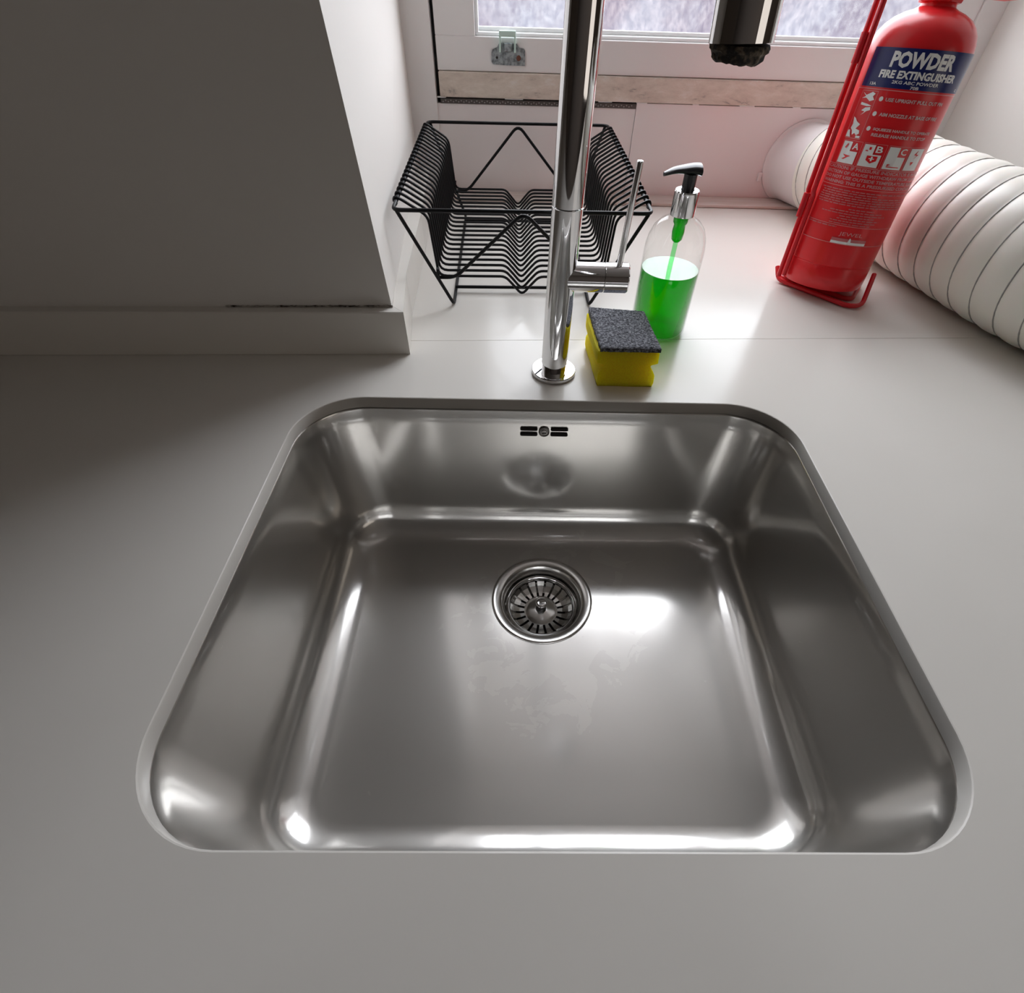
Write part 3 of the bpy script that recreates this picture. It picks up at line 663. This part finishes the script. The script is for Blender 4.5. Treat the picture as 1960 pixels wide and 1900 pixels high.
def text(bm, s, p0, p1, h0, h1, r_, bold=0.02):
    cu = bpy.data.curves.new('t', 'FONT'); cu.body = s; cu.size = 1; cu.offset = bold; cu.resolution_u = 2
    to = bpy.data.objects.new('t', cu); COL.objects.link(to); bpy.context.view_layer.update()
    me = bpy.data.meshes.new_from_object(to.evaluated_get(bpy.context.evaluated_depsgraph_get()))
    xs = [v.co.x for v in me.vertices]; ys = [v.co.y for v in me.vertices]
    x0_, x1_, y0_, y1_ = min(xs), max(xs), min(ys), max(ys)
    vs = [bm.verts.new(C3(p0+(p1-p0)*(v.co.x-x0_)/(x1_-x0_), h0+(h1-h0)*(v.co.y-y0_)/(y1_-y0_), r_)) for v in me.vertices]
    for pg in me.polygons:
        try: bm.faces.new([vs[i] for i in pg.vertices])
        except ValueError: pass
    bpy.data.objects.remove(to); bpy.data.curves.remove(cu); bpy.data.meshes.remove(me)
ra, rb, rc_ = ER+0.00025, ER+0.0006, ER+0.0009
bm = bmesh.new(); patch(bm, -81, 84, 0.2048, 0.2366, ra); lab = obj('blue_band', bm, BLUE, ext, smooth=True)
lab['label'] = 'dark blue printed band'
def pobj(name, bm, m, parent=ext):
    me_o = obj(name, bm, m, parent); return me_o
bm = bmesh.new()
text(bm, 'POWDER', -53.5, 15.5, 0.2212, 0.2342, rb, 0.045)
text(bm, 'FIRE EXTINGUISHER', -61.0, 26.5, 0.2126, 0.2192, rb, 0.045)
text(bm, '2KG ABC POWDER', -43.5, 7.0, 0.2086, 0.2113, rb)
text(bm, '70B', -22.5, -13.5, 0.2050, 0.2075, rb)
text(bm, '13A', -68.5, -60.5, 0.2062, 0.2087, rb)
text(bm, 'C', 38, 41, 0.2062, 0.2085, rb)
pobj('headline_print', bm, INK)
bm = bmesh.new()
for ph, hh in ((-47.5, 0.1955), (-48, 0.1828), (-48, 0.1698)):
    for k in range(1):
        polyp(bm, [(ph+2.3*math.cos(2*PI*i/16), hh+0.0021*math.sin(2*PI*i/16)) for i in range(16)], rb)
pobj('bullet_dots', bm, INK)
bm = bmesh.new()
text(bm, 'USE UPRIGHT PULL OUT PIN', -42.3, 26, 0.1938, 0.1969, rb, 0.03)
text(bm, 'AIM NOZZLE AT BASE OF FIRE', -42.6, 28, 0.1812, 0.1843, rb, 0.03)
text(bm, 'SQUEEZE HANDLE TO OPERATE', -42.6, 28, 0.1683, 0.1712, rb, 0.03)
text(bm, 'RELEASE HANDLE TO STOP', -42.0, 24, 0.1635, 0.1664, rb, 0.03)
pobj('instruction_print', bm, mat('soft_white_print', (0.66, 0.52, 0.52), 0.35))
# pictogram column
bm = bmesh.new(); rect_line(bm, -74.5, -53.5, 0.1592, 0.2012, rb, 0.0004); rect_line(bm, -84, 84, 0.0558, 0.2030, rb, 0.0006)
patch(bm, -84, 84, 0.1340, 0.1345, rb); patch(bm, -84, 84, 0.1140, 0.1145, rb); patch(bm, -84, 84, 0.0752, 0.0757, rb)
for s0 in (-72.2, -44, -15.5, 11.5): rect_line(bm, s0-1, s0+25, 0.1352, 0.1572, rb, 0.0003)
pobj('frame_lines', bm, PINKINK)
bm = bmesh.new()
# three hand sketches: pin pull, aimed nozzle, squeezed handle
polyp(bm, [(-73, 0.1998), (-67, 0.1975), (-60, 0.2005), (-56, 0.1992), (-58, 0.1968), (-55, 0.1940), (-60, 0.1925), (-63, 0.1940), (-66, 0.1952), (-72, 0.1945), (-67, 0.1965)], rb)
polyp(bm, [(-70, 0.1912), (-60, 0.1900), (-55, 0.1888), (-61, 0.1882), (-70, 0.1890)], rb)
polyp(bm, [(-62, 0.1870), (-56, 0.1878), (-55, 0.1852), (-59, 0.1840), (-62, 0.1818), (-65, 0.1800), (-61, 0.1835), (-66, 0.1842)], rb)
polyp(bm, [(-72.5, 0.1782), (-69, 0.1770), (-66, 0.1745), (-60, 0.1722), (-62, 0.1700), (-64, 0.1680), (-58, 0.1668), (-57, 0.1640), (-60, 0.1622), (-63, 0.1640), (-66, 0.1622), (-68, 0.1660), (-71, 0.1680), (-70, 0.1720)], rb)
polyp(bm, [(-74, 0.1660), (-71, 0.1665), (-69, 0.1625), (-67, 0.1600), (-74, 0.1600)], rb)
patch(bm, -60, -54.5, 0.1600, 0.1620, rb)
pobj('pictogram_print', bm, INK)
# class squares
for s0, ch in ((-72.2, 'A'), (-44, 'B'), (-15.5, 'C'), (11.5, None)):
    bm = bmesh.new()
    w = 22.5
    if ch: polyp(bm, [(s0, 0.1358), (s0+w/2, 0.1358), (s0+w, 0.1358), (s0+w, 0.1475), (s0+w*0.55, 0.1475), (s0+w*0.55, 0.1562), (s0, 0.1562)], rb)
    else: patch(bm, s0, s0+w, 0.1358, 0.1562, rb, 4)
    q = pobj('class_square', bm, INK)
    bm = bmesh.new()
    if ch:
        text(bm, ch, s0+w*0.64, s0+w*0.98, 0.1495, 0.1555, rb, 0.02); pobj('class_letter', bm, INK, q)
        bm = bmesh.new()
    c0 = s0+w*0.45
    if ch == 'A':
        polyp(bm, [(c0-5, 0.1440), (c0+6, 0.1432), (c0+1, 0.1412), (c0-2, 0.1425)], rc_); polyp(bm, [(c0-5, 0.1395), (c0+1, 0.1425), (c0+2, 0.1415), (c0-2, 0.1393)], rc_)
        polyp(bm, [(s0+4, 0.1505), (s0+7, 0.1545), (s0+8, 0.1535), (s0+6, 0.1495)], rc_)
    elif ch == 'B':
        polyp(bm, [(c0-3, 0.1462), (c0+9, 0.1462), (c0+9, 0.1420), (c0+3, 0.1392), (c0-3, 0.1420)], rc_)
        patch(bm, s0+3, s0+6, 0.1500, 0.1508, rc_); patch(bm, s0+6.5, s0+9, 0.1515, 0.1540, rc_)
    elif ch == 'C':
        patch(bm, c0-6, c0+9, 0.1376, 0.1384, rc_, 3); polyp(bm, [(c0-6, 0.1384), (c0-2, 0.1405), (c0-6, 0.1405)], rc_)
    else:
        polyp(bm, [(s0+12, 0.1550), (s0+7, 0.1505), (s0+12, 0.1500), (s0+8, 0.1465), (s0+14.5, 0.1508), (s0+10, 0.1512)], rc_); polyp(bm, [(s0+6, 0.1440), (s0+11, 0.1440), (s0+8, 0.1405)], rc_)
    pobj('class_picture', bm, RED, q)
    if ch == 'B':
        bm = bmesh.new(); patch(bm, c0, c0+6, 0.1432, 0.1440, rc_+0.0003, 2); patch(bm, c0+2, c0+4, 0.1415, 0.1457, rc_+0.0003, 1); pobj('class_picture', bm, INK, q)
bm = bmesh.new()
for i, s in enumerate(('CAUTION: IF PRESSURE INDICATOR IS IN RED', 'SECTION OF GAUGE WITHDRAW FROM SERVICE', 'DO NOT USE OUTSIDE TEMPERATURE RANGE', 'WARNING: THIS IS A PRESSURISED CONTAINER')):
    text(bm, s, -82, 50, 0.1302-i*0.0047, 0.1334-i*0.0047, rb, 0.03)
pobj('caution_print', bm, mat('caution_pink_print', (0.66, 0.30, 0.31), 0.35))
bm = bmesh.new()   # tiny lines, not readable in the photograph: rows of word-length dashes
def dashes(h_, p0, p1, hh):
    p_ = p0
    while p_ < p1:
        w = random.uniform(3, 9); patch(bm, p_, min(p1, p_+w), h_, h_+hh, rb, 2); p_ += w+random.uniform(0.8, 1.6)
for i in range(7): dashes(0.1102-i*0.00235, -80+random.uniform(0, 6), random.choice((-5, 40, 45, 48)) if i else 45, 0.0011)
for i, (a, b) in enumerate(((-32, 0), (-55, 12), (-66, 18), (-40, 4), (-42, 12), (-50, 8), (-50, 2))): dashes(0.0925-i*0.0026, a, b, 0.0010)
dashes(0.0728, -82, -38, 0.0012)
so = pobj('small_print', bm, SMALLINK); so['kind'] = 'stuff'
bm = bmesh.new()
text(bm, 'JEWEL', -31, -1, 0.0640, 0.0690, rb, 0.0); q = pobj('maker_print', bm, PINKINK)
bm = bmesh.new(); patch(bm, -38, 7, 0.0588, 0.0622, rb); pobj('maker_band', bm, SMALLINK, q)
bm = bmesh.new(); patch(bm, -38, 7, 0.0562, 0.0588, rb); polyp(bm, [(-17, 0.0588), (-13, 0.0588), (-14, 0.0625), (-15.5, 0.0635)], rc_); pobj('maker_bar', bm, INK, q)

# wire bracket holding the extinguisher
bk = bpy.data.objects.new('wire_cradle', None); COL.objects.link(bk); bk.empty_display_size = 0.02; bk.parent = ext
bk.matrix_basis = Mx.inverted() @ Matrix.Translation((0.3912, 0.4807, 0.0))
def rel(v): return Vector(v)-Vector((0.3912, 0.4807, 0.0))
def loc(phi, h, r_): return Mx @ C3(phi, h, r_)-Vector((0.3912, 0.4807, 0.0))
wB = 0.0030
# base loop resting on the sill slab
bl = [(0.3465, 0.5180), (0.3455, 0.5000), (0.4120, 0.4400), (0.4230, 0.4400), (0.4520, 0.4830), (0.4460, 0.5300)]
pts_ = smooth_path([rel((x, y, wB+0.0002)) for x, y in bl], 0.010)
bm = bmesh.new(); tube(bm, pts_, wB, 10); obj('base_loop', bm, REDW, bk, smooth=True)
bm = bmesh.new(); tube(bm, smooth_path([rel((0.3360, 0.5060, 0.016)), rel((0.3370, 0.4930, 0.0045)), rel((0.3460, 0.4830, 0.0038)), rel((0.4070, 0.4170, 0.0038)), rel((0.4260, 0.4180, 0.0045)), rel((0.4450, 0.4540, 0.030))], 0.008), wB, 10)
obj('front_loop', bm, REDW, bk, smooth=True)
for k, (ph, r_, h0_) in enumerate(((-93, 0.0595, 0.000), (-84, 0.0575, 0.004))):
    bm = bmesh.new(); tube(bm, smooth_path([loc(ph, h0_, r_), loc(ph, 0.098, r_+0.001), loc(ph, 0.103, r_+0.003), loc(ph, 0.31, r_+0.0055)], 0.002), wB, 10); obj('upright_rod', bm, REDW, bk, smooth=True)
bm = bmesh.new(); tube(bm, [loc(-93, 0.309, 0.065), loc(-84, 0.309, 0.063)], wB, 10); obj('top_link', bm, REDW, bk, smooth=True)
for a_, b_ in ((0.074, 0.100), (0.222, 0.247)):
    bm = bmesh.new(); tube(bm, [loc(-89, a_, 0.0632+a_*0.012), loc(-89, b_, 0.0632+b_*0.012)], 0.0040, 12); obj('welded_sleeve', bm, REDW, bk, smooth=True, sharp=50)

# ------------------------------------------------------------------ duct collar and hose
cc = Vector((0.4620, WY-0.001, 0.0600))
hose = thing('duct_hose', 'white ribbed flexible duct hose curling from the board behind the extinguisher', 'hose', (0.60, 0.50, 0))
path = catmull([(0.4845, 0.768, 0.0660), (0.498, 0.715, 0.0745), (0.515, 0.64, 0.0765), (0.535, 0.54, 0.0765), (0.555, 0.46, 0.0765), (0.579, 0.37, 0.0765), (0.617, 0.28, 0.0765), (0.668, 0.19, 0.0765), (0.738, 0.10, 0.0765), (0.84, 0.02, 0.0765), (0.98, -0.02, 0.0765)], 40)
# resample by arc length
acc = [0]
for a, b in zip(path, path[1:]): acc.append(acc[-1]+(b-a).length)
def at_len(s):
    lo, hi = 0, len(acc)-1
    while hi-lo > 1:
        m_ = (lo+hi)//2
        if acc[m_] <= s: lo = m_
        else: hi = m_
    t = (s-acc[lo])/max(1e-9, acc[hi]-acc[lo]); return path[lo]*(1-t)+path[hi]*t
HR0, PITCH = 0.0735, 0.0300
def HRf(s): return HR0-0.0115*max(0, 1-s/0.12)**1.5
Ltot = acc[-1]; NS = int(Ltot/PITCH*8); hoff = Vector((0.60, 0.50, 0))
bm = bmesh.new(); SEG = 56; rings = []
upv = None; frames = []
for i in range(NS+1):
    s = Ltot*i/NS; c = at_len(s); dd = (at_len(min(Ltot, s+0.004))-at_len(max(0, s-0.004))).normalized()
    upz = Vector((0, 0, 1)); upz = (upz-dd*upz.dot(dd)).normalized(); side_ = dd.cross(upz)
    frames.append((s, c, upz, side_)); ring = []
    for k in range(SEG):
        a = 2*PI*k/SEG; fph = (s/PITCH - k/SEG) % 1.0
        r_ = HRf(s)+0.0024*(math.sin(PI*fph)**0.7)-0.0002
        ring.append(bm.verts.new(c-hoff+(upz*math.cos(a)+side_*math.sin(a))*r_))
    rings.append(ring)
for A, C in zip(rings, rings[1:]):
    for k in range(SEG): j = (k+1) % SEG; bm.faces.new((A[k], A[j], C[j], C[k]))
hs = obj('duct_film', bm, HOSE, hose, smooth=True, sharp=80)
bm = bmesh.new(); pts_ = []
turns = int(Ltot/PITCH)-1
for i in range(turns*40):
    th = 2*PI*i/40; s = PITCH*(i/40); 
    c = at_len(s); dd = (at_len(min(Ltot, s+0.004))-at_len(max(0, s-0.004))).normalized(); upz = Vector((0, 0, 1)); upz = (upz-dd*upz.dot(dd)).normalized(); side_ = dd.cross(upz)
    pts_.append(c-hoff+(upz*math.cos(th)+side_*math.sin(th))*(HRf(s)+0.0004))
tube(bm, pts_, 0.0009, 5); obj('spiral_wire', bm, WIRE, hose, smooth=True)['label'] = 'thin grey reinforcing spiral wire'
col_ = thing('duct_collar', 'glossy off-white round duct collar fixed on the board under the window', 'duct collar', cc)
ax = Vector((0.30, -0.95, 0.06))
bm = bmesh.new()
rings = []
for t_, r_ in ((0.0, 0.0640), (0.002, 0.0640), (0.004, 0.0600), (0.012, 0.0585), (0.030, 0.0590), (0.050, 0.0605), (0.066, 0.0612), (0.068, 0.0570)):
    c = Vector((0, -t_*1.0, 0)) + Vector((0.0175*(t_/0.05)**1.2, 0, 0.0045*(t_/0.05)))
    k_ = min(1, t_/0.03); dd = (Vector((0, -1, 0))*(1-k_)+ax.normalized()*k_).normalized(); upz = Vector((0, 0, 1)); upz = (upz-dd*upz.dot(dd)).normalized(); sd = dd.cross(upz)
    rings.append([bm.verts.new(c+(upz*math.cos(2*PI*i/64)+sd*math.sin(2*PI*i/64))*min(r_, 0.0594 if False else r_)) for i in range(64)])
for A, C in zip(rings, rings[1:]):
    for k in range(64): j = (k+1) % 64; bm.faces.new((A[k], A[j], C[j], C[k]))
for v in bm.verts: v.co.z = max(v.co.z, 0.0056-cc.z)
obj('collar_tube', bm, COLLAR, col_, smooth=True, sharp=40)
bm = bmesh.new(); box(bm, (-0.068, -0.006, -0.028), (-0.0615, -0.0005, -0.014), 0.0015, 2); obj('clip', bm, COLLAR, col_)
